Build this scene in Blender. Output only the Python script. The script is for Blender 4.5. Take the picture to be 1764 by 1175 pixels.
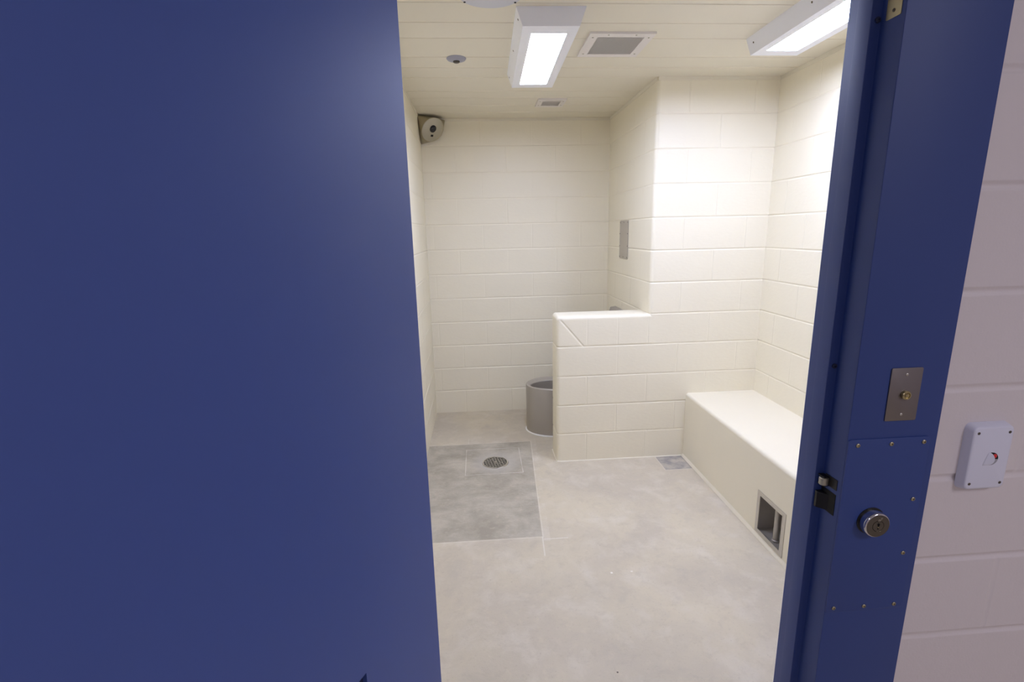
import bpy, bmesh, math, random
from mathutils import Vector, Matrix
random.seed(7)
for o in list(bpy.data.objects):
    bpy.data.objects.remove(o, do_unlink=True)
SC = bpy.context.scene
COL = SC.collection
R = math.radians
IN = 0.0254
C = 8 * IN                      # one block course
CEIL = 12 * C                   # 2.438 m
YB, YP = 3.251, 2.192           # back wall, face of pier and partition
X0P, XPIER, XR = 0.907, 1.517, 2.272
XBENCH, ZBENCH = 1.797, 0.460
YIN = 0.137                     # cell side of the front wall

# ------------------------------------------------------------------ camera
cam_data = bpy.data.cameras.new('camera')
cam = bpy.data.objects.new('camera', cam_data)
COL.objects.link(cam)
SC.camera = cam
F_PX = 844.95
cam_data.sensor_width = 36.0
cam_data.sensor_fit = 'HORIZONTAL'
cam_data.lens = 36.0 * F_PX / 1764.0
cam_data.clip_start = 0.02
yaw, pitch, roll = 0.06576, -0.21897, -0.02266
fw = Vector((math.sin(yaw) * math.cos(pitch), math.cos(yaw) * math.cos(pitch), math.sin(pitch)))
rt = Vector((math.cos(yaw), -math.sin(yaw), 0))
up = rt.cross(fw)
r2 = math.cos(roll) * rt + math.sin(roll) * up
u2 = -math.sin(roll) * rt + math.cos(roll) * up
M = Matrix((r2, u2, -fw)).transposed().to_4x4()
M.translation = Vector((0.4107, -0.9096, 1.5595))
cam.matrix_world = M

# ------------------------------------------------------------------ world, lights, exposure
SC.view_settings.view_transform = 'Standard'
SC.view_settings.look = 'None'
SC.view_settings.gamma = 1.0
SC.view_settings.use_curve_mapping = False
SC.view_settings.exposure = 0.0
SC.cycles.use_denoising = True
SC.cycles.max_bounces = 12
SC.cycles.diffuse_bounces = 8
SC.cycles.sample_clamp_indirect = 8.0
W = bpy.data.worlds.new('world')
SC.world = W
W.use_nodes = True
W.node_tree.nodes['Background'].inputs[0].default_value = (0.5, 0.55, 0.7, 1)
W.node_tree.nodes['Background'].inputs[1].default_value = 0.02

CELL_LIGHT = 48.5               # emission of the two ceiling lights' lenses
CELL_COL = (0.88, 0.965, 1.34)

def area_lamp(name, loc, sx, sy, power, col):
    l = bpy.data.lights.new(name, 'AREA')
    l.shape = 'RECTANGLE'
    l.size, l.size_y = sx, sy
    l.energy = power
    l.color = col
    o = bpy.data.objects.new(name, l)
    o.location = loc
    COL.objects.link(o)
    return o

area_lamp('corridor_lamp', (2.3, -2.1, 2.70), 0.5, 1.1, 30, (0.93, 0.90, 1.0))
area_lamp('corridor_lamp', (-0.6, -2.4, 2.70), 0.5, 1.1, 16, (0.93, 0.90, 1.0))

# ------------------------------------------------------------------ materials
def mat(name, col, rough=0.5, metal=0.0, bump=None, spec=0.5, emit=None, coat=0.0, mottled=None):
    m = bpy.data.materials.new(name)
    m.use_nodes = True
    nt = m.node_tree
    b = nt.nodes['Principled BSDF']
    b.inputs['Base Color'].default_value = (*col, 1)
    b.inputs['Roughness'].default_value = rough
    b.inputs['Metallic'].default_value = metal
    b.inputs['Specular IOR Level'].default_value = spec
    b.inputs['Coat Weight'].default_value = coat
    if emit:
        b.inputs['Emission Color'].default_value = (*emit[0], 1)
        b.inputs['Emission Strength'].default_value = emit[1]
    tc = nt.nodes.new('ShaderNodeTexCoord')
    if mottled:                       # (scale, amount): slight unevenness of the paint itself
        n = nt.nodes.new('ShaderNodeTexNoise')
        n.inputs['Scale'].default_value = mottled[0]
        n.inputs['Detail'].default_value = 4
        nt.links.new(tc.outputs['Object'], n.inputs['Vector'])
        mx = nt.nodes.new('ShaderNodeMix')
        mx.data_type = 'RGBA'
        mx.inputs['A'].default_value = (*[c * (1 - mottled[1]) for c in col], 1)
        mx.inputs['B'].default_value = (*[min(1, c * (1 + mottled[1])) for c in col], 1)
        nt.links.new(n.outputs['Fac'], mx.inputs['Factor'])
        nt.links.new(mx.outputs['Result'], b.inputs['Base Color'])
    if bump:                          # list of (scale, strength, distance, stretch)
        prev = None
        for sc_, st_, di_, stretch in bump:
            n = nt.nodes.new('ShaderNodeTexNoise')
            n.inputs['Scale'].default_value = sc_
            n.inputs['Detail'].default_value = 4
            mp = nt.nodes.new('ShaderNodeMapping')
            mp.inputs['Scale'].default_value = stretch
            nt.links.new(tc.outputs['Object'], mp.inputs['Vector'])
            nt.links.new(mp.outputs['Vector'], n.inputs['Vector'])
            bp = nt.nodes.new('ShaderNodeBump')
            bp.inputs['Strength'].default_value = st_
            bp.inputs['Distance'].default_value = di_
            nt.links.new(n.outputs['Fac'], bp.inputs['Height'])
            if prev:
                nt.links.new(prev.outputs['Normal'], bp.inputs['Normal'])
            prev = bp
        nt.links.new(prev.outputs['Normal'], b.inputs['Normal'])
    return m

ONE = (1, 1, 1)
CREAM = (0.83, 0.779, 0.628)
MT = {
    'block': mat('cream_block_paint', CREAM, 0.42, bump=[(260, 0.25, 0.0012, ONE), (38, 0.35, 0.002, (1, 1, 2.2))], mottled=(3, 0.02)),
    'cream': mat('cream_smooth_paint', (0.80, 0.75, 0.61), 0.38, bump=[(180, 0.08, 0.0008, ONE)], mottled=(5, 0.02)),
    'ceiling': mat('cream_ceiling_paint', (0.77, 0.725, 0.60), 0.45, bump=[(90, 0.06, 0.001, ONE)]),
    'corridor': mat('corridor_block_paint', (0.665, 0.615, 0.64), 0.48, bump=[(210, 0.25, 0.0012, ONE), (45, 0.35, 0.002, ONE)]),
    'corridor_ceiling': mat('corridor_ceiling_paint', (0.7, 0.7, 0.7), 0.8),
    'blue': mat('blue_enamel', (0.021, 0.050, 0.215), 0.50, bump=[(420, 0.05, 0.0005, ONE)]),
    'bluedoor': mat('blue_door_enamel', (0.050, 0.091, 0.33), 0.42, bump=[(300, 0.05, 0.0005, (1, 1, 0.15)), (500, 0.04, 0.0004, ONE)]),
    'navy': mat('navy_recess_shade', (0.012, 0.018, 0.075), 0.6),  # shade inside the door recess, put into the sunk panel's colour
    'steel': mat('brushed_steel', (0.60, 0.575, 0.54), 0.38, 1.0, bump=[(60, 0.12, 0.0005, (1, 1, 14))]),
    'steel_warm': mat('warm_brushed_steel', (0.40, 0.36, 0.26), 0.36, 1.0, bump=[(60, 0.12, 0.0005, (1, 1, 14))]),
    'plate_steel': mat('dark_satin_plate', (0.235, 0.215, 0.215), 0.42, 1.0, bump=[(60, 0.1, 0.0004, (1, 1, 12))]),
    'glass': mat('dark_lens_glass', (0.03, 0.03, 0.035), 0.08, 0.0),
    'steel_dull': mat('dull_grey_steel', (0.48, 0.455, 0.38), 0.5, 0.85, bump=[(200, 0.1, 0.0004, ONE)]),
    'steel_soft': mat('satin_grey_steel', (0.44, 0.41, 0.37), 0.45, 0.40, bump=[(60, 0.1, 0.0005, (1, 1, 14))]),
    'steel_dark': mat('dark_bronze_steel', (0.13, 0.115, 0.10), 0.42, 0.9, bump=[(60, 0.1, 0.0004, (1, 1, 12))]),
    'chrome': mat('polished_chrome', (0.62, 0.62, 0.66), 0.13, 1.0),
    'brass': mat('pale_brass', (0.50, 0.43, 0.25), 0.3, 1.0),
    'black': mat('black_steel', (0.012, 0.012, 0.014), 0.42, 0.3),
    'hole': mat('dark_hole', (0.004, 0.004, 0.004), 0.8),
    'rubber': mat('blue_black_rubber', (0.012, 0.018, 0.055), 0.5),
    'white': mat('white_painted_metal', (0.90, 0.92, 0.98), 0.4),
    'grey_plate': mat('light_grey_plate', (0.60, 0.61, 0.66), 0.42),
    'grey_disc': mat('grey_metal_disc', (0.34, 0.345, 0.42), 0.4, 0.2),
    'vent': mat('offwhite_vent_paint', (0.77, 0.73, 0.70), 0.45),
    'plastic': mat('white_plastic', (0.66, 0.67, 0.80), 0.33),
    'red': mat('red_indicator', (0.30, 0.005, 0.012), 0.25, emit=((1.0, 0.03, 0.03), 0.15)),
    'caulk': mat('white_sealant', (0.82, 0.81, 0.78), 0.4),
    'caulk_cream': mat('cream_sealant', (0.80, 0.75, 0.62), 0.4),
    'lens': mat('lit_lens', (0.9, 0.9, 0.9), 0.5, emit=(CELL_COL, CELL_LIGHT)),
    'mesh_dark': mat('vent_shadow', (0.40, 0.38, 0.38), 0.8),
}

# --- concrete floor: procedural, with the sawn drain slab and the patched square
class NX:
    """tiny arithmetic over shader nodes"""
    def __init__(s, nt): s.nt = nt
    def op(s, kind, *a, clamp=False):
        n = s.nt.nodes.new('ShaderNodeMath'); n.operation = kind; n.use_clamp = clamp
        for i, v in enumerate(a):
            if isinstance(v, (int, float)): n.inputs[i].default_value = v
            else: s.nt.links.new(v, n.inputs[i])
        return n.outputs[0]
    def inside(s, v, a, b, soft=0.004):          # 1 where a < v < b
        l = s.op('DIVIDE', s.op('SUBTRACT', v, a), soft, clamp=True)
        r = s.op('DIVIDE', s.op('SUBTRACT', b, v), soft, clamp=True)
        return s.op('MULTIPLY', l, r)
    def rect(s, x, y, x0, x1, y0, y1, soft=0.004):
        return s.op('MULTIPLY', s.inside(x, x0, x1, soft), s.inside(y, y0, y1, soft))

def floor_material():
    m = bpy.data.materials.new('concrete_floor')
    m.use_nodes = True
    nt = m.node_tree; b = nt.nodes['Principled BSDF']; k = NX(nt)
    tc = nt.nodes.new('ShaderNodeTexCoord')
    sp = nt.nodes.new('ShaderNodeSeparateXYZ')
    nt.links.new(tc.outputs['Object'], sp.inputs[0])
    X, Y = sp.outputs[0], sp.outputs[1]
    def noise(scale, detail=5, rough=0.6, stretch=ONE, dist=0.0):
        mp = nt.nodes.new('ShaderNodeMapping'); mp.inputs['Scale'].default_value = stretch
        nt.links.new(tc.outputs['Object'], mp.inputs['Vector'])
        n = nt.nodes.new('ShaderNodeTexNoise')
        n.inputs['Scale'].default_value = scale; n.inputs['Detail'].default_value = detail
        n.inputs['Roughness'].default_value = rough; n.inputs['Distortion'].default_value = dist
        nt.links.new(mp.outputs[0], n.inputs['Vector'])
        return n.outputs['Fac']
    def ramp(v, lo, hi):
        return k.op('DIVIDE', k.op('SUBTRACT', v, lo), hi - lo, clamp=True)
    def mix(f, a, bcol):
        n = nt.nodes.new('ShaderNodeMix'); n.data_type = 'RGBA'
        for key, v in (('Factor', f), ('A', a), ('B', bcol)):
            if isinstance(v, tuple): n.inputs[key].default_value = (*v, 1)
            elif isinstance(v, (int, float)): n.inputs[key].default_value = v
            else: nt.links.new(v, n.inputs[key])
        return n.outputs['Result']
    big = noise(1.9, 6, 0.55, dist=0.6)
    mid = noise(6.5, 6, 0.6, dist=0.4)
    fine = noise(95, 3, 0.7)
    grit = noise(260, 2, 0.5)
    xs = k.op('SUBTRACT', X, k.op('MULTIPLY', k.op('SUBTRACT', Y, 1.355), 0.054))   # the slab's edge runs slightly askew
    slab = k.rect(xs, Y, -1.0, 0.698, 1.358, 2.555, 0.006)
    base = mix(ramp(big, 0.38, 0.62), (0.53, 0.475, 0.38), (0.61, 0.545, 0.415))
    base = mix(k.op('MULTIPLY', ramp(mid, 0.5, 0.72), 0.55), base, (0.68, 0.63, 0.54))
    base = mix(k.op('MULTIPLY', ramp(mid, 0.42, 0.25), 0.45), base, (0.43, 0.395, 0.335))
    sl = mix(ramp(noise(4.0, 8, 0.68, (1, 1.3, 1), 0.3), 0.36, 0.66), (0.345, 0.312, 0.25), (0.53, 0.49, 0.40))
    base = mix(slab, base, sl)
    patch = k.rect(X, Y, 1.60, 1.80, 1.995, 2.2, 0.004)
    base = mix(k.op('MULTIPLY', patch, ramp(noise(14, 4), 0.25, 0.6)), base, (0.29, 0.275, 0.265))
    base = mix(k.op('MULTIPLY', ramp(noise(17, 6, 0.7, ONE, 0.5), 0.52, 0.70), 0.30), base, (0.42, 0.37, 0.29))
    base = mix(k.op('MULTIPLY', ramp(noise(24, 6, 0.7, ONE, 0.3), 0.54, 0.72), 0.30), base, (0.68, 0.60, 0.46))
    # pale scuffed lines along the saw cuts
    def outline(x, y, x0, x1, y0, y1, w):
        return k.op('SUBTRACT', k.rect(x, y, x0 - w, x1 + w, y0 - w, y1 + w, 0.002), k.rect(x, y, x0, x1, y0, y1, 0.002), clamp=True)
    wob = noise(9, 3)
    l1 = outline(xs, Y, -1.0, 0.698, 1.358, 2.555, 0.006)
    l1b = k.op('MULTIPLY', outline(xs, Y, -1.0, 0.702, 1.352, 2.56, 0.035), ramp(wob, 0.46, 0.62))
    l2 = outline(X, Y, 0.281, 0.661, 2.072, 2.452, 0.005)
    tick1 = k.rect(X, Y, 0.70, 0.83, 1.331, 1.341, 0.003)
    tick2 = k.rect(xs, Y, 0.692, 0.701, 1.20, 1.36, 0.003)
    tick3 = k.rect(X, Y, 0.288, 0.298, 2.55, 2.66, 0.006)
    edge4 = outline(X, Y, 1.60, 1.90, 1.995, 2.3, 0.005)
    lines = k.op('ADD', k.op('ADD', k.op('MULTIPLY', l1, ramp(wob, 0.2, 0.7)), k.op('MULTIPLY', l1b, 0.35)),
                 k.op('ADD', k.op('MULTIPLY', l2, ramp(wob, 0.25, 0.6)), k.op('ADD', tick1, k.op('ADD', tick2, k.op('ADD', k.op('MULTIPLY', tick3, 0.6), k.op('MULTIPLY', edge4, 0.5))))), clamp=True)
    base = mix(k.op('MULTIPLY', lines, 0.8), base, (0.72, 0.68, 0.60))
    # halo of washed concrete round the drain
    dx = k.op('SUBTRACT', X, 0.483); dy = k.op('SUBTRACT', Y, 2.232)
    d = k.op('SQRT', k.op('ADD', k.op('MULTIPLY', dx, dx), k.op('MULTIPLY', dy, dy)))
    base = mix(k.op('MULTIPLY', ramp(d, 0.19, 0.10), 0.5), base, (0.46, 0.44, 0.41))
    # aggregate specks and pits
    base = mix(k.op('MULTIPLY', ramp(fine, 0.60, 0.78), 0.45), base, (0.30, 0.25, 0.18))
    base = mix(k.op('MULTIPLY', ramp(grit, 0.64, 0.8), 0.30), base, (0.62, 0.55, 0.45))
    # a few chips and scratches seen on the slab
    for cx, cy, w, h, col in ((0.98, 1.05, 0.006, 0.006, (0.8, 0.77, 0.7)), (1.075, 1.05, 0.006, 0.004, (0.8, 0.77, 0.7)),
                              (0.86, 0.53, 0.004, 0.004, (0.1, 0.08, 0.07)), (1.51, 0.49, 0.028, 0.004, (0.22, 0.2, 0.2))):
        base = mix(k.rect(X, Y, cx - w, cx + w, cy - h, cy + h, 0.002), base, col)
    nt.links.new(base, b.inputs['Base Color'])
    nt.links.new(k.op('ADD', k.op('MULTIPLY', mid, 0.25), 0.48), b.inputs['Roughness'])
    b.inputs['Specular IOR Level'].default_value = 0.35
    bp = nt.nodes.new('ShaderNodeBump'); bp.inputs['Strength'].default_value = 0.25; bp.inputs['Distance'].default_value = 0.002
    nt.links.new(k.op('SUBTRACT', k.op('ADD', fine, k.op('MULTIPLY', mid, 2.0)), k.op('MULTIPLY', k.op('ADD', l1, l2, clamp=True), 1.2)), bp.inputs['Height'])
    nt.links.new(bp.outputs[0], b.inputs['Normal'])
    return m
MT['floor'] = floor_material()

# ------------------------------------------------------------------ object helpers
def ROOTLOC(o):
    while o.parent: o = o.parent
    return o.location

def obj(name, bm, m, parent=None, smooth=False, origin=None, angle=40):
    """link a bmesh (world coordinates) as one mesh object; parts take their thing's origin"""
    bmesh.ops.recalc_face_normals(bm, faces=bm.faces) if not getattr(obj, 'keep', False) else None
    if parent is not None and not obj.local:
        off = ROOTLOC(parent)
    elif origin is not None:
        off = Vector(origin)
    else:
        off = Vector((0, 0, 0))
    if off.length > 0:
        bmesh.ops.translate(bm, verts=bm.verts, vec=-off)
    me = bpy.data.meshes.new(name)
    bm.to_mesh(me); bm.free()
    me.materials.append(MT[m] if isinstance(m, str) else m)
    o = bpy.data.objects.new(name, me)
    COL.objects.link(o)
    if parent is not None: o.parent = parent
    else: o.location = off
    if smooth:
        for p in me.polygons: p.use_smooth = True
        if angle < 180:
            me.set_sharp_from_angle(angle=R(angle))
    return o
obj.keep = False
obj.local = False

def tag(o, label=None, cat=None, kind=None, group=None):
    if label: o['label'] = label
    if cat: o['category'] = cat
    if kind: o['kind'] = kind
    if group: o['group'] = group
    return o

def thing(name, label, cat, loc, rotz=0, group=None):
    o = bpy.data.objects.new(name, None)
    o.empty_display_size = 0.05
    COL.objects.link(o)
    o.location = loc; o.rotation_euler = (0, 0, rotz)
    return tag(o, label, cat, group=group)

def BM(): return bmesh.new()

def box(bm, x0, x1, y0, y1, z0, z1, bev=0.0, seg=2):
    t = bmesh.new()
    bmesh.ops.create_cube(t, size=1)
    for v in t.verts:
        v.co = Vector((x0 + (v.co.x + .5) * (x1 - x0), y0 + (v.co.y + .5) * (y1 - y0), z0 + (v.co.z + .5) * (z1 - z0)))
    if bev > 0:
        bmesh.ops.bevel(t, geom=t.edges[:], offset=bev, segments=seg, affect='EDGES', profile=0.5)
    merge(bm, t)
    return bm

def merge(bm, t):
    me = bpy.data.meshes.new('tmp'); t.to_mesh(me); t.free()
    bm.from_mesh(me); bpy.data.meshes.remove(me)

def basis(axis):
    a = Vector(axis).normalized()
    h = Vector((0, 0, 1)) if abs(a.z) < 0.9 else Vector((1, 0, 0))
    u = h.cross(a).normalized()
    return u, a.cross(u).normalized(), a

def lathe(bm, c, axis, prof, seg=40, cap=True):
    """prof: (radius, distance along axis) pairs"""
    u, v, a = basis(axis); c = Vector(c); rings = []
    for r, h in prof:
        if r <= 1e-6:
            rings.append([bm.verts.new(c + a * h)])
        else:
            rings.append([bm.verts.new(c + a * h + u * r * math.cos(2 * math.pi * i / seg) + v * r * math.sin(2 * math.pi * i / seg)) for i in range(seg)])
    for A, B in zip(rings, rings[1:]):
        for i in range(seg):
            j = (i + 1) % seg
            if len(A) == 1 and len(B) == 1: continue
            if len(A) == 1: bm.faces.new((A[0], B[i], B[j]))
            elif len(B) == 1: bm.faces.new((A[i], B[0], A[j]))
            else: bm.faces.new((A[i], B[i], B[j], A[j]))
    if cap:
        if len(rings[0]) > 1: bm.faces.new(rings[0][::-1])
        if len(rings[-1]) > 1: bm.faces.new(rings[-1])
    return bm

def prism(bm, pts, z0, z1, bev=0.0):
    """plan polygon (x, y) extruded upward"""
    t = bmesh.new()
    a = [t.verts.new((x, y, z0)) for x, y in pts]
    b = [t.verts.new((x, y, z1)) for x, y in pts]
    t.faces.new(a[::-1]); t.faces.new(b)
    for i in range(len(pts)):
        j = (i + 1) % len(pts)
        t.faces.new((a[i], a[j], b[j], b[i]))
    if bev > 0:
        es = [e for e in t.edges if abs(e.verts[0].co.z - e.verts[1].co.z) > 1e-4]
        bmesh.ops.bevel(t, geom=es, offset=bev, segments=3, affect='EDGES', profile=0.5)
    merge(bm, t)
    return bm

def round_rect(w, h, r, n=5):
    out = []
    for cx, cy, a0 in ((w / 2 - r, h / 2 - r, 0), (-w / 2 + r, h / 2 - r, 90), (-w / 2 + r, -h / 2 + r, 180), (w / 2 - r, -h / 2 + r, 270)):
        for i in range(n + 1):
            a = R(a0 + 90 * i / n)
            out.append((cx + r * math.cos(a), cy + r * math.sin(a)))
    return out

def plate(bm, c, uax, vax, outline, t, bev=0.0):
    """flat outline in the u,v plane standing t proud along u x v, with a bevelled front rim"""
    u, v = Vector(uax), Vector(vax); n = u.cross(v).normalized(); c = Vector(c)
    def ring(s, h):
        k = []
        for x, y in outline:
            L = math.hypot(x, y)
            f = (L - s) / L
            k.append(bm.verts.new(c + u * x * f + v * y * f + n * h))
        return k
    rings = [ring(0, 0), ring(0, t - bev)]
    if bev > 0: rings += [ring(bev * 0.3, t - bev * 0.3), ring(bev, t)]
    for A, B in zip(rings, rings[1:]):
        for i in range(len(A)):
            j = (i + 1) % len(A)
            bm.faces.new((A[i], A[j], B[j], B[i]))
    bm.faces.new(rings[0][::-1]); bm.faces.new(rings[-1])
    return bm

def holed(bm, c, uax, vax, ox, oy, hx, hy, t):
    """slab in the u,v plane (ox, oy = (lo, hi) outer; hx, hy hole), t thick against u x v"""
    u, v = Vector(uax), Vector(vax); n = u.cross(v).normalized(); c = Vector(c)
    us = [ox[0], hx[0], hx[1], ox[1]]; vs = [oy[0], hy[0], hy[1], oy[1]]
    G = {}
    for k in (0, 1):
        for i in range(4):
            for j in range(4):
                G[i, j, k] = bm.verts.new(c + u * us[i] + v * vs[j] - n * t * k)
    for i in range(3):
        for j in range(3):
            if i == 1 and j == 1: continue
            bm.faces.new((G[i, j, 0], G[i + 1, j, 0], G[i + 1, j + 1, 0], G[i, j + 1, 0]))
            bm.faces.new((G[i, j, 1], G[i, j + 1, 1], G[i + 1, j + 1, 1], G[i + 1, j, 1]))
    for i in range(3):
        for j in (0, 3):
            bm.faces.new((G[i, j, 0], G[i, j, 1], G[i + 1, j, 1], G[i + 1, j, 0]))
            bm.faces.new((G[j, i, 0], G[j, i + 1, 0], G[j, i + 1, 1], G[j, i, 1]))
    for a, b_ in (((1, 1), (2, 1)), ((2, 1), (2, 2)), ((2, 2), (1, 2)), ((1, 2), (1, 1))):
        bm.faces.new((G[(*a, 0)], G[(*b_, 0)], G[(*b_, 1)], G[(*a, 1)]))
    return bm

def screw(name, c, n, r, m, parent, socket=True):
    b = BM()
    lathe(b, c, n, [(r, 0), (r, r * 0.25), (r * 0.8, r * 0.45), (r * 0.42, r * 0.5), (r * 0.38, r * 0.1), (0, r * 0.1)] if socket else
          [(r, 0), (r * 0.9, r * 0.35), (r * 0.5, r * 0.5), (0, r * 0.55)], 16)
    return obj(name, b, m, parent, smooth=True)

def tube(bm, pts, r, seg=12):
    pts = [Vector(p) for p in pts]; rings = []
    for i, p in enumerate(pts):
        a = (pts[min(i + 1, len(pts) - 1)] - pts[max(i - 1, 0)])
        u, v, _ = basis(a)
        rings.append([bm.verts.new(p + u * r * math.cos(2 * math.pi * k / seg) + v * r * math.sin(2 * math.pi * k / seg)) for k in range(seg)])
    for A, B in zip(rings, rings[1:]):
        for k in range(seg):
            j = (k + 1) % seg
            bm.faces.new((A[k], A[j], B[j], B[k]))
    bm.faces.new(rings[0][::-1]); bm.faces.new(rings[-1])
    return bm

# ------------------------------------------------------------------ block walls
HJ = [(-0.0085, 0), (-0.0055, .35), (-0.003, .85), (0, 1), (0.003, .85), (0.0055, .35), (0.0085, 0)]
def prof(d, w):
    a = abs(d) / w
    return 0.0 if a >= 1 else (1 - a * a) ** 1.5

def cmu(name, runs, z0, z1, joints, m, dh=0.0038, dv=0.0020, wh=0.0075, wv=0.006, extra_u=(), extra_z=(), groove=None, top_round=None, back=None, caps=True):
    """Painted block wall. runs = plan polyline samples [(x, y, nx, ny, u)]; joints(row) -> list of u of its vertical joints.
    The surface dips in at every joint; back = list of boxes that give the wall its thickness."""
    P = sorted(runs, key=lambda q: q[4])
    def at(u):
        for a, b_ in zip(P, P[1:]):
            if a[4] - 1e-9 <= u <= b_[4] + 1e-9:
                f = 0 if b_[4] == a[4] else (u - a[4]) / (b_[4] - a[4])
                q = [a[i] + (b_[i] - a[i]) * f for i in range(4)]
                L = math.hypot(q[2], q[3]); q[2] /= L; q[3] /= L
                return q
        return list(P[-1][:4])
    r0, r1 = int(math.floor(z0 / C + 1e-6)), int(math.ceil(z1 / C - 1e-6))
    us = set(q[4] for q in P) | set(extra_u)
    allj = {r: sorted(joints(r)) for r in range(r0, r1)}
    for r in allj:
        for j in allj[r]:
            for d in (-1.05, -.7, -.35, 0, .35, .7, 1.05):
                us.add(j + d * wv)
    us = sorted(u for u in us if P[0][4] - 1e-9 <= u <= P[-1][4] + 1e-9)
    us2 = [us[0]]
    for u in us[1:]:
        if u - us2[-1] > 4e-4: us2.append(u)
    us = us2
    zs = {z0, z1} | set(extra_z)
    for r in range(r0, r1 + 1):
        for d in (-1.05, -.7, -.35, 0, .35, .7, 1.05):
            z = r * C + d * wh
            if z0 < z < z1: zs.add(z)
    zs = sorted(zs)
    rnd = {(r, j): random.uniform(0.25, 1.0) for r in allj for j in allj[r]}
    rh = {r: random.uniform(0.75, 1.1) for r in range(r0, r1 + 1)}
    b = bmesh.new(); grid = []
    for z in zs:
        rowv = []
        r = min(max(int(z // C), r0), r1 - 1)
        dz = z - round(z / C) * C
        nh = int(round(z / C))
        for u in us:
            x, y, nx, ny = at(u)
            wav = 1 + 0.25 * math.sin(u * 9 + nh * 1.7)
            d = dh * rh.get(nh, 1) * wav * prof(dz, wh) if 0 < nh * C < 12 * C else 0
            for j in allj[r]:
                if abs(u - j) < wv:
                    d = max(d, dv * rnd[r, j] * prof(u - j, wv))
            if groove: d = max(d, groove(u, z))
            rowv.append(b.verts.new((x - nx * d, y - ny * d, z)))
        grid.append(rowv)
    if top_round:
        rr = top_round
        for k in range(1, 7):
            a = R(90 * k / 6)
            ins = rr * (1 - math.cos(a)); zz = z1 + rr * math.sin(a)
            rowv = []
            for u in us:
                x, y, nx, ny = at(u)
                d = ins
                for j in allj[r1 - 1]:
                    if abs(u - j) < wv: d = max(d, ins + dv * 0.6 * rnd[r1 - 1, j] * prof(u - j, wv) * math.cos(a))
                rowv.append(b.verts.new((x - nx * d, y - ny * d, zz)))
            grid.append(rowv)
    for A, B in zip(grid, grid[1:]):
        for i in range(len(us) - 1):
            b.faces.new((A[i], A[i + 1], B[i + 1], B[i]))
    if top_round:
        b.faces.new(grid[-1])
    # surface faces look along +n
    obj.keep = True
    b.normal_update()
    b.faces.ensure_lookup_table(); f0 = b.faces[0]; q = at(us[0])
    if f0.normal.x * q[2] + f0.normal.y * q[3] < 0:
        bmesh.ops.reverse_faces(b, faces=b.faces)
    for bx in (back or []): box(b, *bx)
    o = obj(name, b, m, smooth=True, angle=70)
    wn = o.modifiers.new('even_normals', 'WEIGHTED_NORMAL'); wn.weight = 100; wn.keep_sharp = True
    obj.keep = False
    return tag(o, kind='structure')

def straight(x0, y0, x1, y1, nx, ny, u0):
    L = math.hypot(x1 - x0, y1 - y0)
    return [(x0, y0, nx, ny, u0), (x1, y1, nx, ny, u0 + L)]

BLK = 2 * C
def series(a, lo, hi):
    k0 = math.ceil((lo - a) / BLK)
    return [a + k * BLK for k in range(k0, k0 + 40) if lo < a + k * BLK < hi]

# left wall: u = Y
cmu('wall_left', straight(0, YIN - .01, 0, YB, 1, 0, YIN - .01), 0, CEIL,
    lambda r: series(0.35 if r % 2 else 0.35 + C, YIN, YB), 'block', back=[(-0.2, -0.006, YIN - .2, YB + .2, -0.05, CEIL + .06)])
# back wall: u = X
cmu('wall_back', straight(0, YB, XPIER, YB, 0, -1, 0), 0, CEIL,
    lambda r: series(0.0607 if r % 2 else 0.0607 + C, 0.03, XPIER - .03), 'block', back=[(-0.006, XR + .2, YB + .006, YB + .2, -0.05, CEIL + .06)])
# right wall: u = Y
cmu('wall_right', straight(XR, YIN - .01, XR, YP + .01, -1, 0, YIN - .01), 0, CEIL,
    lambda r: series(1.824 if r % 2 else 2.027, YIN, YP - .02), 'block', back=[(XR + .006, XR + .2, YIN - .2, YB, -0.05, CEIL + .06)])
# pier: side wall (from back corner), round corner, face to the right corner
RB = 0.0254
runs = straight(XPIER, YB, XPIER, YP + RB, -1, 0, 0)
ucor = YB - YP - RB
for i in range(1, 8):
    a = R(90 * i / 8)
    runs.append((XPIER + RB - RB * math.cos(a), YP + RB - RB * math.sin(a), -math.cos(a), -math.sin(a), ucor + RB * a))
uface = ucor + RB * math.pi / 2
runs += [(XPIER + RB, YP, 0, -1, uface), (XR, YP, 0, -1, uface + XR - XPIER - RB)]
def pier_joints(r):
    side = [YB - y for y in series(2.60 if r % 2 else 2.395, YP + .05, YB - .03)]
    face = [uface + (X0P + i * C) - XPIER - RB for i in ((4, 6) if r % 2 else (5,))]
    return side + face
cmu('wall_pier', runs, 0, CEIL, pier_joints, 'block', back=[(XPIER + RB, XR, YP + .006, YB, -0.05, CEIL + .06), (XPIER + .006, XPIER + RB, YP + RB, YB, -0.05, CEIL + .06)])
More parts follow.
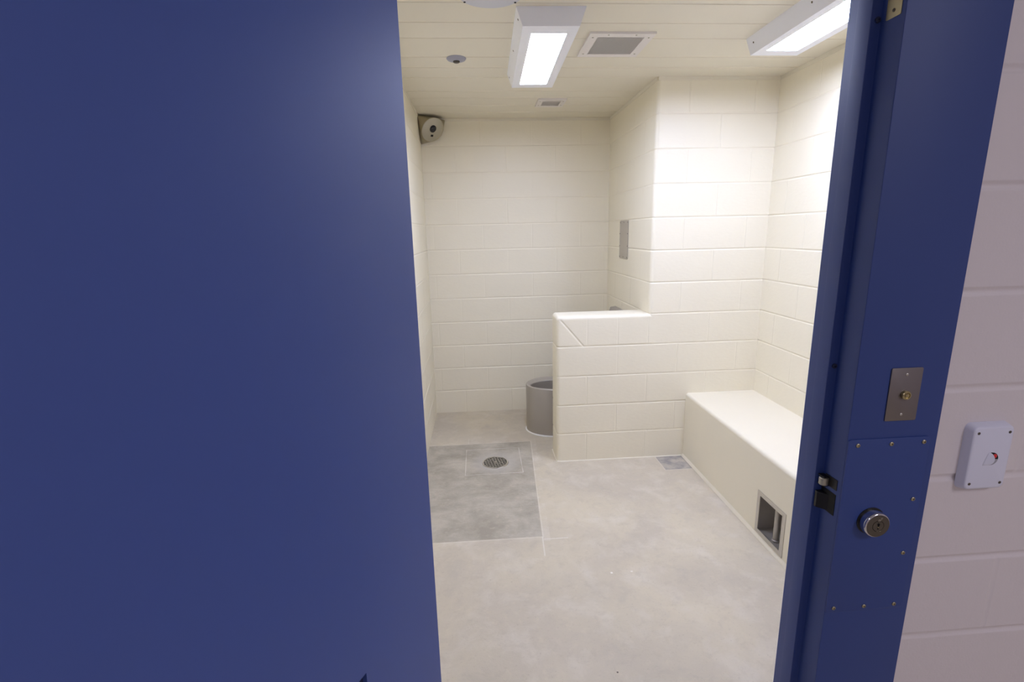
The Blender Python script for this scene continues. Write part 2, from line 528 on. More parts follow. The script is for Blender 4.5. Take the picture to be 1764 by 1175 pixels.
# low partition in front of the toilet: face, bullnose end, rear face
TP = C - 0.003
ZPT = 5 * C
fr = [(XPIER + RB, YP, 0, -1, 0), (X0P + RB, YP, 0, -1, XPIER - X0P)]
ub = XPIER - X0P
for i in range(1, 8):
    a = R(90 * i / 8)
    fr.append((X0P + RB - RB * math.sin(a), YP + RB - RB * math.cos(a), -math.sin(a), -math.cos(a), ub + RB * a))
ue = ub + RB * math.pi / 2
fr += [(X0P, YP + RB, -1, 0, ue), (X0P, YP + TP - RB, -1, 0, ue + TP - 2 * RB)]
uf = ue + TP - 2 * RB
for i in range(1, 8):
    a = R(90 * i / 8)
    fr.append((X0P + RB - RB * math.cos(a), YP + TP - RB + RB * math.sin(a), -math.cos(a), math.sin(a), uf + RB * a))
ug = uf + RB * math.pi / 2
fr += [(X0P + RB, YP + TP, 0, 1, ug), (XPIER + .006, YP + TP, 0, 1, ug + XPIER + .006 - X0P - RB)]
def X2u(x): return XPIER + RB - x
def mitre(u, z):                       # diagonal joint across the top corner block
    x = XPIER + RB - u
    if u > ub + 0.02 or z < 4 * C - 0.004: return 0
    zz = 0.9985 - (x - 0.928) * (0.9985 - 0.8128) / (1.085 - 0.928)
    d = abs(z - zz) * 0.645
    return 0.0034 * prof(d, 0.0075)
def part_joints(r):
    i = (1, 3) if r in (0, 2) else ((2,) if r in (1, 3) else (1, 2, 3))
    return [X2u(X0P + k * C) for k in i] + [ug + X0P + k * C - X0P - RB for k in i if k < 3]
cmu('wall_partition', fr, 0, ZPT - RB * 0.9, part_joints, 'block', groove=mitre,
    extra_u=[X2u(X0P + .01 + 0.0035 * k) for k in range(54)], extra_z=[4 * C + 0.0035 * k for k in range(1, 51)], top_round=RB * 0.9)

# corridor face of the front wall
def fw_joints(r): return series(1.575 if r % 2 else 1.778, 1.40, 3.9)
FX0, FX1 = 0.0545, 1.367                # outer edges of the door frame
cmu('wall_front', straight(FX1, 0, 4.0, 0, 0, -1, FX1), 0, 2.75, fw_joints, 'corridor', dh=0.0045, wh=0.0105, wv=0.009, dv=0.002,
    back=[(FX1, 4.0, .006, YIN, -0.05, 2.75), (FX0, FX1, 0, YIN, 2.336, 2.75)])
cmu('wall_front_left', straight(-3.0, 0, FX0, 0, 0, -1, -3.0), 0, 2.75, lambda r: series(-0.05 if r % 2 else 0.153, -2.9, FX0 - .03), 'corridor', dh=0.0045, wh=0.0105, wv=0.009, dv=0.002,
    back=[(-3.0, FX0, .006, YIN, -0.05, 2.75)])
b = BM(); box(b, -3.0, 4.0, -3.8, -3.6, -0.05, 2.75); tag(obj('wall_corridor', b, 'corridor'), kind='structure')
b = BM(); box(b, -3.2, -3.0, -3.8, .1, -0.05, 2.75); tag(obj('wall_corridor_left', b, 'corridor'), kind='structure')
b = BM(); box(b, 4.0, 4.2, -3.8, .1, -0.05, 2.75); tag(obj('wall_corridor_right', b, 'corridor'), kind='structure')
b = BM(); box(b, -3.2, 4.2, -3.8, 0.0, 2.75, 2.85); tag(obj('ceiling_corridor', b, 'corridor_ceiling'), kind='structure')

# floor
b = BM()
bmesh.ops.create_grid(b, x_segments=8, y_segments=8, size=1)
for v in b.verts: v.co = Vector((0.5 + v.co.x * 3.7, -0.2 + v.co.y * 3.65, 0))
box(b, -3.2, 4.2, -3.85, 3.45, -0.05, -0.002)
obj.keep = True
tag(obj('floor', b, 'floor'), kind='structure')
obj.keep = False

# ceiling of the cell: metal planks running left to right, seams every few inches
seams = [0.50, 0.67, 0.88, 1.06, 1.253, 1.441, 1.615, 1.864, 2.029, 2.205, 2.487, 2.645, 2.852, 3.05]
ys = {YIN, YB}
for s in seams:
    for d in (-.0045, -.0032, 0, .0032, .0045): ys.add(s + d)
ys = sorted(ys)
b = BM(); rows = []
for y in ys:
    z = CEIL
    for s in seams:
        if abs(y - s) < 0.004: z = CEIL + 0.0026 * (1 if abs(y - s) < 0.001 else 0.75)
        elif abs(y - s) < 0.005: z = CEIL - 0.0006
    rows.append([b.verts.new((0, y, z)), b.verts.new((XR, y, z))])
for A, B in zip(rows, rows[1:]): b.faces.new((A[0], B[0], B[1], A[1]))
box(b, -0.006, XR + .006, YIN - .2, YB + .006, CEIL + .012, CEIL + .1)
obj.keep = True
tag(obj('ceiling', b, 'ceiling'), kind='structure')
obj.keep = False

# narrow angle trim where walls meet the ceiling
TR = 0.022; TT = 0.004
k = 1
for bx in ((0, TT, YIN, YB, CEIL - TR, CEIL), (0, XPIER, YB - TT, YB, CEIL - TR, CEIL), (XPIER - TT, XPIER, YP + .01, YB, CEIL - TR, CEIL),
           (XPIER + .003, XR, YP - TT, YP, CEIL - TR, CEIL), (XR - TT, XR, YIN, YP, CEIL - TR, CEIL)):
    b = BM(); box(b, *bx, bev=0.001, seg=1)
    tag(obj('trim_%d' % k, b, 'ceiling'), kind='structure'); k += 1
# sealant beads along the foot of the partition and pier
b = BM()
tube(b, [(1.80, YP - .001, .001), (X0P + RB, YP - .001, .001), (X0P + .006, YP + .006, .001), (X0P - .001, YP + RB, .001), (X0P - .001, YP + TP, .001)], 0.0045, 10)
tag(obj('trim_6', b, 'caulk_cream'), kind='structure')

# ------------------------------------------------------------------ door frame (right and left jamb, header)
RX, LX = 1.168, 0.2545                 # rabbet faces
fr_ = thing('door_frame', 'blue painted steel door frame set in the block wall', 'door frame', (0.711, 0.1, 0)); del fr_['category']
tag(fr_, kind='structure')
def jamb(sx, base):                    # sx = -1 right jamb profile, +1 mirrored
    pts = [(0.199, -.006), (0, -.006), (0, .050), (-.019, .050), (-.019, .088), (0, .088), (0, .1375), (0.199, .1375)]
    pts = [(base + (x if sx < 0 else -x), y) for x, y in pts]
    b = BM(); prism(b, pts if sx < 0 else pts[::-1], 0, 2.336, 0.0012)
    return b
obj('jamb', jamb(-1, RX), 'blue', fr_, smooth=True, angle=30)
obj('jamb', jamb(1, LX), 'blue', fr_, smooth=True, angle=30)
b = BM()
box(b, LX, RX, -.006, .050, 2.134, 2.336); box(b, LX, RX, .050, .088, 2.116, 2.336); box(b, LX, RX, .088, .1375, 2.134, 2.336)
obj('header', b, 'blue', fr_)
for z in (1.265, 1.925):
    b = BM(); lathe(b, (1.1615, .050, z), (0, -1, 0), [(.0052, 0), (.0052, .0028), (.004, .004), (.0014, .0042), (.0012, .002), (0, .002)], 20)
    obj('silencer', b, 'rubber', fr_, smooth=True)
b = BM(); plate(b, (RX, .020, 1.992), (0, -1, 0), (0, 0, 1), round_rect(.033, .148, .002), .0012, .0004)
sp = obj('switch_plate', b, 'steel_warm', fr_)
sp['label'] = 'pale brushed steel plate on the rabbet'
screw('screw', (RX - .0012, .020, 1.930), (-1, 0, 0), .003, 'steel_dark', sp)

# ------------------------------------------------------------------ open door leaf
th = R(117)
HP = Vector((0.2563, -0.012, 0))
du = Vector((math.cos(th), -math.sin(th), 0)); dt = Vector((math.sin(th), math.cos(th), 0))
door = thing('door_1', 'open blue steel door leaf filling the left of the view', 'door', HP); del door['category']
tag(door, kind='structure')
DW, DT_, DZ0, DZ1 = 0.906, 0.050, 0.012, 2.125
b = BM()
ci = HP + dt * DT_
holed(b, ci, -du, (0, 0, 1), (-DW, 0), (DZ0, DZ1), (-0.60, -0.214), (0.72, 0.858), DT_)
vert = [e for e in b.edges if abs((e.verts[0].co - e.verts[1].co).z) > .05 and min((e.verts[0].co - HP).xy.length, 9) < 0.06]
bmesh.ops.bevel(b, geom=vert, offset=0.0022, segments=3, affect='EDGES', profile=0.5)
obj('leaf', b, 'bluedoor', door)
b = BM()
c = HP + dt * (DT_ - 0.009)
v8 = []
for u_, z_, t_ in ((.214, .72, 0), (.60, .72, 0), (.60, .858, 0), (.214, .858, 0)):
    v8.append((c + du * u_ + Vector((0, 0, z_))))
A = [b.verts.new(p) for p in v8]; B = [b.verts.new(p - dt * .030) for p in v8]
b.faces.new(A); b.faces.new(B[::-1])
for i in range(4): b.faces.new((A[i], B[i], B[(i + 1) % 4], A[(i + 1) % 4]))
o = obj('food_pass', b, 'navy', door); o['label'] = 'panel sunk in the door, recess shade put into its navy colour'

# ------------------------------------------------------------------ jamb lock
YF = -0.006
lock = thing('jamb_lock', 'blue lock cover plate with round key cylinder, screwed to door frame', 'lock', (1.258, YF, 0.70))
PX0, PX1, PZ0, PZ1 = 1.1685, 1.350, 0.699, 1.120
b = BM(); plate(b, ((PX0 + PX1) / 2, YF, (PZ0 + PZ1) / 2), (1, 0, 0), (0, 0, 1), round_rect(PX1 - PX0, PZ1 - PZ0, .007), .0026, .0007)
obj('cover_plate', b, 'blue', lock, smooth=True, angle=30)
for x, z in ((1.190, 1.107), (1.264, 1.107), (1.336, 1.108), (1.333, .975), (1.331, .843), (1.186, .711), (1.258, .711), (1.330, .711)):
    screw('screw', (x, YF - .0026, z), (0, -1, 0), .0046, 'steel_warm', lock)
cc = (1.2425, YF - .0026, .929)
b = BM(); lathe(b, cc, (0, -1, 0), [(.0312, 0), (.0312, .0012), (.029, .0018)], 48)
obj('collar', b, 'black', lock, smooth=True)
b = BM(); lathe(b, cc, (0, -1, 0), [(.0275, .001), (.0288, .003), (.0288, .0175), (.0275, .020), (.0255, .0212)], 64)
cy = obj('key_cylinder', b, 'chrome', lock, smooth=True)
b = BM(); lathe(b, cc, (0, -1, 0), [(.0256, .0205), (.0256, .0214), (.024, .0218), (.013, .0218), (.0128, .0212), (.0122, .0212), (.0120, .0220), (0, .0220)], 64)
face = obj('cylinder_face', b, 'steel_dark', cy, smooth=True)
b = BM()
yk = cc[1] - .0221
box(b, cc[0] - .0012, cc[0] + .0018, yk - .0004, yk + .001, cc[2] - .0075, cc[2] + .0045)
lathe(b, (cc[0] + .0003, yk + .001, cc[2] + .004), (0, -1, 0), [(.0028, 0), (.0028, .0014)], 16)
obj('keyway', b, 'hole', cy)
b = BM(); lathe(b, (cc[0] - .0003, yk + .0006, cc[2] - .0022), (0, -1, 0), [(.0016, 0), (.0012, .0016), (0, .002)], 12)
obj('pin', b, 'brass', cy, smooth=True)
b = BM()
for dx, dz, w in ((.006, .0185, .004), (.0055, .0162, .003), (.001, .0150, .005), (.0015, .0128, .007), (.001, .0108, .003), (-.004, .0085, .003), (.0, -.0118, .004), (.006, -.0124, .003)):
    box(b, cc[0] + dx - w / 2, cc[0] + dx + w / 2, yk + .0001, yk + .001, cc[2] + dz - .0004, cc[2] + dz + .0004)
o = obj('engraving', b, 'steel', cy); o['label'] = 'short worn engraved marks round the keyhole'
# latch hardware coming out of the rabbet
b = BM(); box(b, RX - .0012, RX + .004, .0055, .049, .936, .986); obj('latch_opening', b, 'hole', lock)
b = BM(); prism(b, [(RX + .002, .021), (RX - .0165, .041), (RX - .0165, .048), (RX + .002, .048)], .9385, .976, .0008)
obj('latch_bolt', b, 'black', lock)
b = BM(); prism(b, [(RX + .001, .0055), (RX - .0012, .0055), (RX - .0012, .042), (RX + .001, .042)], .996, 1.020)
box(b, RX - .013, RX, .030, .0495, 1.0135, 1.0165, .0008); box(b, RX - .013, RX, .030, .0495, .9935, .9965, .0008)
obj('roller_bracket', b, 'black', lock)
b = BM(); lathe(b, (RX - .0085, .036, .9965), (0, 0, 1), [(.0085, 0), (.0095, .001), (.0095, .016), (.0085, .017)], 28)
obj('roller', b, 'steel_dull', lock, smooth=True)

# ------------------------------------------------------------------ push button plate
pb = thing('button_plate', 'small rectangular brushed steel plate with one round push button', 'button plate', (1.275, YF, 1.158))
b = BM(); plate(b, (1.275, YF, 1.215), (1, 0, 0), (0, 0, 1), round_rect(.068, .114, .003), .0022, .0007)
obj('plate', b, 'plate_steel', pb, smooth=True, angle=30)
b = BM(); lathe(b, (1.2765, YF - .0022, 1.2145), (0, -1, 0), [(.0088, 0), (.0095, .001), (.0095, .0055), (.0085, .0066), (.0066, .0066), (.0062, .0045), (.005, .0048), (.0035, .0072), (0, .0076)], 36)
obj('push_button', b, 'brass', pb, smooth=True, angle=30)
for z in (1.258, 1.172):
    screw('screw', (1.275, YF - .0022, z), (0, -1, 0), .0030, 'steel', pb)

# ------------------------------------------------------------------ white switch box on the corridor wall
sw = thing('wall_switch', 'white plastic box with rocker and red light on pinkish block wall', 'wall switch', (1.482, 0, .99))
XC, ZC = 1.4810, 1.067
b = BM()
def box_ring(w, h, y, r, dx=0):
    return [b.verts.new((XC + x + dx, y, ZC + z)) for x, z in round_rect(w, h, r, 6)]
rings = [box_ring(.098, .152, 0, .013), box_ring(.097, .151, -.004, .013), box_ring(.091, .143, -.0165, .011), box_ring(.088, .140, -.0182, .010), box_ring(.082, .134, -.019, .008)]
for A, B in zip(rings, rings[1:]):
    for i in range(len(A)):
        j = (i + 1) % len(A); b.faces.new((A[i], A[j], B[j], B[i]))
b.faces.new(rings[0]); b.faces.new(rings[-1])
obj('housing', b, 'plastic', sw, smooth=True, angle=40)
for x in (-.035, .035):
    for z in (-.058, .058):
        b = BM(); lathe(b, (XC + x, -.0188, ZC + z), (0, -1, 0), [(.0030, 0), (.0032, .0006), (.0025, .0010), (0, .0004)], 16)
        obj('screw', b, 'steel_dark', sw, smooth=True)
cx_, cz_, hz = XC - .001, ZC - .0015, .0148
def dpart(name, m, za, zb, n=14):          # D shaped hollow right of the rocker
    b = BM()
    zs_ = [cz_ + za + (zb - za) * i / n for i in range(n + 1)]
    Rg = [b.verts.new((cx_ + .004 + .0165 * math.sqrt(max(0, 1 - ((z - cz_) / hz) ** 2)), -.0194, z)) for z in zs_]
    Lf = [b.verts.new((cx_ - .002, -.0194, z)) for z in zs_]
    Rb = [b.verts.new((v.co.x, -.0180, v.co.z)) for v in Rg]; Lb = [b.verts.new((v.co.x, -.0180, v.co.z)) for v in Lf]
    for i in range(n):
        b.faces.new((Lf[i], Rg[i], Rg[i + 1], Lf[i + 1])); b.faces.new((Rg[i], Rb[i], Rb[i + 1], Rg[i + 1])); b.faces.new((Lb[i], Lf[i], Lf[i + 1], Lb[i + 1]))
    return obj(name, b, m, sw)
dpart('switch_recess', 'hole', -.001, hz)
dpart('recess_floor', 'grey_disc', -hz, -.001)
b = BM()
n = 14
A, B, D = [], [], []
for i in range(n + 1):
    t_ = i / n; z = cz_ + hz - 2 * hz * t_; q_ = math.sin(math.pi * t_) ** 0.7
    A.append(b.verts.new((cx_ + .0005 + .0065 * q_, -.0196 - .0055 * q_, z)))
    B.append(b.verts.new((cx_ - .003 - .0095 * t_, -.0194, z)))
    D.append(b.verts.new((cx_ + .0005 + .0055 * q_, -.0185, z)))
for i in range(n):
    b.faces.new((A[i], A[i + 1], B[i + 1], B[i])); b.faces.new((A[i], D[i], D[i + 1], A[i + 1]))
    b.faces.new((D[i], B[i], B[i + 1], D[i + 1]))
obj('rocker', b, 'plastic', sw, smooth=True, angle=30)
b = BM(); lathe(b, (cx_ + .0118, -.0190, cz_ + .0062), (0, -1, 0), [(.0048, 0), (.0048, .0008), (.0032, .0020), (0, .0026)], 20)
o = obj('indicator', b, 'red', sw, smooth=True); o['label'] = 'small dark red indicator light'

# ------------------------------------------------------------------ concrete bench with cuff recess
bench = thing('bench', 'long cream concrete bench with smooth rounded top along right wall', 'bench', ((XBENCH + XR) / 2, 1.2, 0))
RY0, RY1, RZ0, RZ1 = 1.043, 1.274, 0.021, 0.250     # outer edges of the recess frame
b = BM()
HY0, HY1, HZ0, HZ1 = RY0 + .012, RY1 - .012, RZ0 + .012, RZ1 - .012
RT = 0.020
holed(b, (XBENCH, 0, 0), (0, -1, 0), (0, 0, 1), (-(YP), -YIN), (0, ZBENCH - RT), (-HY1, -HY0), (HZ0, HZ1), 0.10)
# top slab with rounded front edge, swept along the bench
prof_ = [(XBENCH + RT - RT * math.cos(R(15 * i)), ZBENCH - RT + RT * math.sin(R(15 * i))) for i in range(7)] + [(XR, ZBENCH), (XR, ZBENCH - .1), (XBENCH + .1, ZBENCH - .1), (XBENCH + .1, ZBENCH - RT)]
A = [b.verts.new((x, YIN, z)) for x, z in prof_]; B = [b.verts.new((x, YP, z)) for x, z in prof_]
b.faces.new(A); b.faces.new(B[::-1])
for i in range(len(prof_)): b.faces.new((A[i], A[(i + 1) % len(prof_)], B[(i + 1) % len(prof_)], B[i]))
bmesh.ops.remove_doubles(b, verts=b.verts, dist=1e-5)
obj('bench_body', b, 'cream', bench, smooth=True, angle=30)
b = BM()
pp = [(XBENCH, 0), (XBENCH - .013, 0), (XBENCH - .011, .006), (XBENCH - .004, .014), (XBENCH, .016)]
A = [b.verts.new((x, YIN, z)) for x, z in pp]; B = [b.verts.new((x, YP, z)) for x, z in pp]
b.faces.new(A); b.faces.new(B[::-1])
for i in range(len(pp)): b.faces.new((A[i], A[(i + 1) % len(pp)], B[(i + 1) % len(pp)], B[i]))
obj('sealant_bead', b, 'caulk_cream', bench, smooth=True, angle=50)
cuff = BM()
D_ = 0.125; w = .0015
box(cuff, XBENCH + D_, XBENCH + D_ + .003, HY0, HY1, HZ0, HZ1)
box(cuff, XBENCH, XBENCH + D_, HY0, HY0 + w, HZ0, HZ1); box(cuff, XBENCH, XBENCH + D_, HY1 - w, HY1, HZ0, HZ1)
box(cuff, XBENCH, XBENCH + D_, HY0, HY1, HZ0, HZ0 + w); box(cuff, XBENCH, XBENCH + D_, HY0, HY1, HZ1 - w, HZ1)
rec = obj('restraint_recess', cuff, 'steel_soft', bench)
rec['label'] = 'stainless steel lined recess with an upright bar'
b = BM(); holed(b, (XBENCH - .003, 0, 0), (0, -1, 0), (0, 0, 1), (-RY1, -RY0), (RZ0, RZ1), (-RY1 + .024, -RY0 - .024), (RZ0 + .024, RZ1 - .022), 0.006)
obj('recess_frame', b, 'steel', rec)
b = BM(); lathe(b, (XBENCH + .034, 1.152, HZ0 + w), (0, 0, 1), [(.019, 0), (.019, .008), (.0135, .011), (.0135, HZ1 - HZ0 - .014), (.019, HZ1 - HZ0 - .010), (.019, HZ1 - HZ0 - .004)], 28)
obj('bar', b, 'steel_soft', rec, smooth=True)

# ------------------------------------------------------------------ steel toilet with wash basin cabinet
TY = 2.790; TR_ = 0.230; TX = 0.987; TRY = 0.18 / 0.23; TZ = 0.383; TXW = 1.25
wc = thing('toilet', 'stainless steel prison toilet with open bowl behind the low partition', 'toilet', (TX, TY, 0))
def dshape(r, xr=TXW, n=28, off=0):
    pts = [(xr - off, TY + r * TRY)]
    for i in range(n + 1):
        a = R(90 + 180 * i / n)
        pts.append((TX + r * math.cos(a), TY + r * TRY * math.sin(a)))
    pts.append((xr - off, TY - r * TRY))
    return pts
def loft(bm, rings, capa=True, capb=True):
    V = [[bm.verts.new(p) for p in rg] for rg in rings]
    for A, B in zip(V, V[1:]):
        for i in range(len(A)):
            j = (i + 1) % len(A); bm.faces.new((A[i], A[j], B[j], B[i]))
    if capa: bm.faces.new(V[0][::-1])
    if capb: bm.faces.new(V[-1])
R3 = lambda pts, z: [(x, y, z) for x, y in pts]
def oval(cx, cy, ax, ay, z, n=30):
    # same vertex count and ordering as dshape: starts at the rear, runs round the front
    out = []
    for i in range(n + 1):
        a = R(60 + 240 * i / n) if i else R(60)
        out.append((cx + ax * math.cos(a), cy + ay * math.sin(a), z))
    return out
b = BM()
nn = len(dshape(.1))
ov = lambda s, z: [(1.004 + .212 * s * math.cos(R(52 + 256 * i / (nn - 1))), 2.749 + .114 * s * math.sin(R(52 + 256 * i / (nn - 1))), z) for i in range(nn)]
loft(b, [R3(dshape(TR_ - .004), 0.0), R3(dshape(TR_ - .002), .006), R3(dshape(TR_), TZ - .012), R3(dshape(TR_ - .002), TZ - .003), R3(dshape(TR_ - .006), TZ),
         ov(1.03, TZ + .001), ov(1.0, TZ - .003), ov(.99, TZ - .03), ov(.96, TZ - .12), ov(.72, TZ - .21), ov(.25, TZ - .25)], True, True)
obj('bowl', b, 'steel_soft', wc, smooth=True, angle=32)
b = BM()
ring = [(x - (0), y, .003) for x, y in dshape(TR_ + .001)]
tube(b, ring, .007, 8)
obj('sealant_ring', b, 'caulk', wc, smooth=True)
b = BM()   # cabinet against the pier wall, with sloping splash back
sec = [(XPIER - .004, 0), (TXW - .03, 0), (TXW - .03, .80), (TXW - .005, .83), (1.44, .845), (1.472, .948), (XPIER - .004, .954)]
Y0_, Y1_ = 2.66, 2.97
A = [b.verts.new((x, Y0_, z)) for x, z in sec]; B = [b.verts.new((x, Y1_, z)) for x, z in sec]
b.faces.new(A); b.faces.new(B[::-1])
for i in range(len(sec)): b.faces.new((A[i], A[(i + 1) % len(sec)], B[(i + 1) % len(sec)], B[i]))
obj('basin_cabinet', b, 'steel_soft', wc)

# ------------------------------------------------------------------ steel mirror plate on the pier's side wall
mr = thing('mirror', 'upright brushed steel mirror plate screwed to block wall above the toilet', 'mirror', (XPIER - .004, 2.79, 1.34))
b = BM(); plate(b, (XPIER - .0005, 2.790, 1.483), (0, -1, 0), (0, 0, 1), round_rect(.212, .283, .016), .004, .001)
obj('plate', b, 'steel', mr, smooth=True, angle=30)
for dy in (-.092, 0, .092):
    for dz in (-.127, .127):
        screw('screw', (XPIER - .0045, 2.790 + dy, 1.483 + dz), (-1, 0, 0), .004, 'steel_dark', mr)
for dy in (-.097, .097):
    for dz in (-.045, .045):
        screw('screw', (XPIER - .0045, 2.790 + dy, 1.483 + dz), (-1, 0, 0), .004, 'steel_dark', mr)

# ------------------------------------------------------------------ corner camera housing
cm = thing('corner_camera', 'stainless steel security camera housing tucked into ceiling corner', 'security camera', (0, YB, 2.30))
zt = 2.424
cf = Vector((.104, YB - .100, 2.338)); nf = Vector((.50, -.664, -.557)).normalized()
uu, vv, aa = basis(nf)
b = BM()
circ = [cf + uu * .094 * math.cos(2 * math.pi * i / 40) + vv * .094 * math.sin(2 * math.pi * i / 40) for i in range(40)]
pts = [b.verts.new(p) for p in circ]
e = .0022
for p in ((e, YB - e, zt), (e, YB - .17, zt), (.195, YB - e, zt), (.09, YB - .125, zt), (.14, YB - .095, zt), (.05, YB - .165, zt), (e, YB - e, 2.25), (e, YB - .09, 2.30), (.10, YB - e, 2.30)):
    b.verts.new(p)
res = bmesh.ops.convex_hull(b, input=b.verts)
bmesh.ops.delete(b, geom=[g for g in res['geom_interior'] if isinstance(g, bmesh.types.BMVert)], context='VERTS')
obj('housing', b, 'steel_warm', cm, smooth=True, angle=25)
b = BM(); lathe(b, cf, nf, [(.091, -.004), (.091, .0015), (.088, .003), (0, .003)], 44)
fc = obj('faceplate', b, 'steel_dull', cm, smooth=True, angle=30)
b = BM(); lathe(b, cf + vv * .008 - uu * .0, nf, [(.028, 0), (.028, .0042), (.0265, .0048), (.025, .0038), (0, .0036)], 30)
obj('lens_window', b, 'black', fc, smooth=True, angle=30)
b = BM(); lathe(b, cf + vv * .008, nf, [(.0150, .002), (.014, .006), (.008, .008), (0, .0085)], 24)
obj('lens', b, 'glass', fc, smooth=True)
b = BM(); q = cf + vv * -.045 + uu * .006
A = [b.verts.new(q + uu * x + vv * y + aa * .0034) for x, y in ((-.011, -.008), (.011, -.008), (.011, .008), (-.011, .008))]
B = [b.verts.new(v.co - aa * .003) for v in A]
b.faces.new(A); b.faces.new(B[::-1])
for i in range(4): b.faces.new((A[i], B[i], B[(i + 1) % 4], A[(i + 1) % 4]))
obj('sensor_hole', b, 'hole', fc)

# ------------------------------------------------------------------ ceiling lights
def ceiling_light(label, x, y, rot):
    t = thing('ceiling_light', label, 'ceiling light', (x, y, CEIL), rot, 'security ceiling lights')
    obj.local = True
    hl, wt, wb, h = .434, .1425, .1165, .072
    lx, ly, l0 = .0745, .361, .006
    b = BM()
    top = [(-wt, -hl, 0), (wt, -hl, 0), (wt, hl, 0), (-wt, hl, 0)]
    bot = [(-wb, -hl + .002, -h), (wb, -hl + .002, -h), (wb, hl - .002, -h), (-wb, hl - .002, -h)]
    inn = [(-lx, -ly + l0, -h), (lx, -ly + l0, -h), (lx, ly + l0, -h), (-lx, ly + l0, -h)]
    inn2 = [(-lx, -ly + l0, -h + .012), (lx, -ly + l0, -h + .012), (lx, ly + l0, -h + .012), (-lx, ly + l0, -h + .012)]
    rr_ = [[b.verts.new(p) for p in k_] for k_ in (top, bot, inn, inn2)]
    for A, B in zip(rr_, rr_[1:]):
        for i in range(4): b.faces.new((A[i], A[(i + 1) % 4], B[(i + 1) % 4], B[i]))
    b.faces.new(rr_[0][::-1]); b.faces.new(rr_[-1])
    hs = obj('housing', b, 'white', t)
    b = BM(); box(b, -lx + .001, lx - .001, -ly + l0 + .001, ly + l0 - .001, -h + .004, -h + .011)
    obj('lens', b, 'lens', t)
    for sx in (-1, 1):
        nrm = Vector((sx * h, 0, -(wt - wb))).normalized()
        for yy in (-.385, -.03, .385) if sx < 0 else (-.385, .385):
            f = .42
            p = Vector((sx * (wt + (wb - wt) * f), yy, -h * f))
            b = BM(); lathe(b, p, nrm, [(.0042, 0), (.0042, .0010), (.003, .0016), (0, .0016)], 12)
            obj('screw', b, 'steel_dark', hs, smooth=True)
    obj.local = False
    return t
ceiling_light('white tapered ceiling light left of the square vent, fully in view', 0.752, 1.713, R(-1.1))
ceiling_light('white tapered ceiling light near right wall, cut off by door frame', 1.881, 1.186, 0)

# ------------------------------------------------------------------ vents
def vent(label, cx, cy, w, l, gw, gl, pitch_, scr):
    t = thing('air_vent', label, 'air vent', (cx, cy, CEIL))
    th_ = .010
    b = BM()
    holed(b, (cx, cy, CEIL - th_), (1, 0, 0), (0, -1, 0), (-w / 2, w / 2), (-l / 2, l / 2), (-gw / 2, gw / 2), (-gl / 2, gl / 2), th_)
    obj('vent_frame', b, 'vent', t)
    b = BM(); box(b, cx - gw / 2, cx + gw / 2, cy - gl / 2, cy + gl / 2, CEIL - .004, CEIL - .001)
    obj('duct', b, 'mesh_dark', t)
    # perforated plate: square holes between two sets of ribs
    b = BM()
    nx, ny = int(gw / pitch_), int(gl / pitch_)
    for i in range(nx + 1):
        x = cx - gw / 2 + gw * i / nx; box(b, x - pitch_ * .33, x + pitch_ * .33, cy - gl / 2, cy + gl / 2, CEIL - .0085, CEIL - .006)
    for i in range(ny + 1):
        y = cy - gl / 2 + gl * i / ny; box(b, cx - gw / 2, cx + gw / 2, y - pitch_ * .33, y + pitch_ * .33, CEIL - .0085, CEIL - .006)
    obj('perforated_grille', b, 'vent', t)
    for x, y in scr:
        b = BM(); lathe(b, (cx + x * w / 2, cy + y * l / 2, CEIL - th_), (0, 0, -1), [(.0045, 0), (.004, .0014), (0, .002)], 14)
        obj('screw', b, 'steel_dull', t, smooth=True)
vent('square white perforated ceiling vent between the two ceiling lights', 1.113, 1.683, .307, .304, .222, .221, .0075,
     [(-.42, -.9), (.42, -.9), (-.86, -.7), (.86, -.7), (-.86, .7), (.86, .7)])
vent('small rectangular ceiling vent near the back wall', 0.961, 2.765, .196, .204, .125, .13, .0075, [(-.82, -.5), (.82, -.5), (-.82, .5), (.82, .5)])

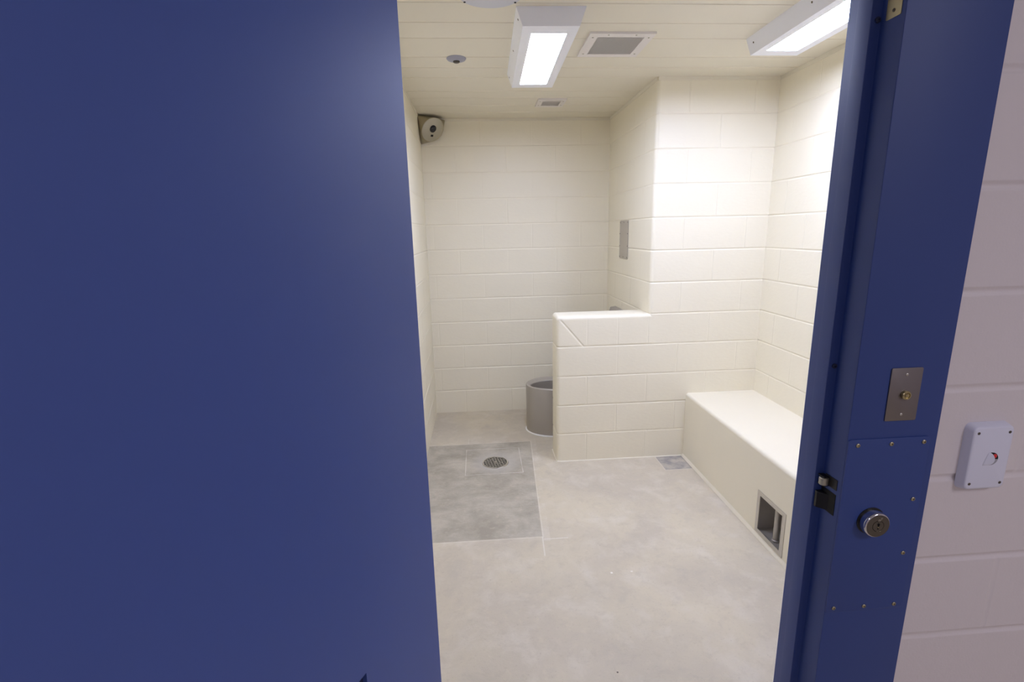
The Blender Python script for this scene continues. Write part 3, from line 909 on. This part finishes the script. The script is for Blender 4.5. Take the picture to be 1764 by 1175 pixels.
# round plate at the top edge of the picture, and the small sprinkler disc
rp = thing('round_ceiling_plate', 'large pale grey round ceiling plate cut off by top of picture', 'ceiling plate', (.496, 1.160, CEIL))
b = BM(); lathe(b, (.496, 1.160, CEIL), (0, 0, -1), [(.128, 0), (.130, .004), (.127, .007), (0, .008)], 64)
obj('cover', b, 'grey_plate', rp, smooth=True, angle=40)
for a in (37, 143, 217, 323):
    b = BM(); lathe(b, (.496 + .123 * math.cos(R(a)), 1.160 + .123 * math.sin(R(a)), CEIL - .0065), (0, 0, -1), [(.0045, 0), (.0045, .002), (.003, .003), (0, .003)], 14)
    obj('screw', b, 'black', rp, smooth=True)
sd = thing('sprinkler', 'small grey disc shaped ceiling sprinkler left of the lit ceiling light', 'sprinkler', (.340, 1.885, CEIL))
b = BM(); lathe(b, (.340, 1.885, CEIL), (0, 0, -1), [(.050, 0), (.051, .002), (.046, .008), (.030, .013), (.018, .0145)], 48)
obj('escutcheon', b, 'grey_disc', sd, smooth=True, angle=50)
b = BM(); lathe(b, (.340, 1.885, CEIL), (0, 0, -1), [(.017, .013), (.017, .019), (.012, .022), (0, .0225)], 28)
obj('sprinkler_head', b, 'steel_dark', sd, smooth=True, angle=40)

# ------------------------------------------------------------------ floor drain
dr = thing('floor_drain', 'round steel floor drain grate in grey concrete slab', 'floor drain', (.483, 2.232, 0))
b = BM(); lathe(b, (.483, 2.232, 0), (0, 0, 1), [(.080, .0004), (.080, .001)], 48); obj('drain_pit', b, 'hole', dr)
b = BM(); lathe(b, (.483, 2.232, .0), (0, 0, 1), [(.092, 0), (.090, .003), (.082, .0036), (.080, .0030), (.080, .0005)], 56, cap=False); obj('drain_rim', b, 'steel', dr, smooth=True, angle=50)
b = BM()
for ang in (40, -20):
    d = Vector((math.cos(R(ang)), math.sin(R(ang)), 0)); n_ = Vector((-d.y, d.x, 0))
    for i in range(-4, 5):
        off_ = i * .0185
        L = math.sqrt(max(0, .0795 ** 2 - off_ ** 2))
        if L < .01: continue
        c_ = Vector((.483, 2.232, .0022)) + n_ * off_
        A = [b.verts.new(c_ + d * sx * L + n_ * sy * .0034 + Vector((0, 0, sz * .0012))) for sz in (-1, 1) for sx, sy in ((-1, -1), (1, -1), (1, 1), (-1, 1))]
        b.faces.new(A[:4][::-1]); b.faces.new(A[4:])
        for q_ in range(4): b.faces.new((A[q_], A[(q_ + 1) % 4], A[4 + (q_ + 1) % 4], A[4 + q_]))
obj('grate', b, 'steel', dr)
b = BM(); lathe(b, (.483, 2.232, .0022), (0, 0, 1), [(.011, 0), (.010, .0022), (0, .0024)], 20); obj('drain_screw', b, 'steel', dr, smooth=True)
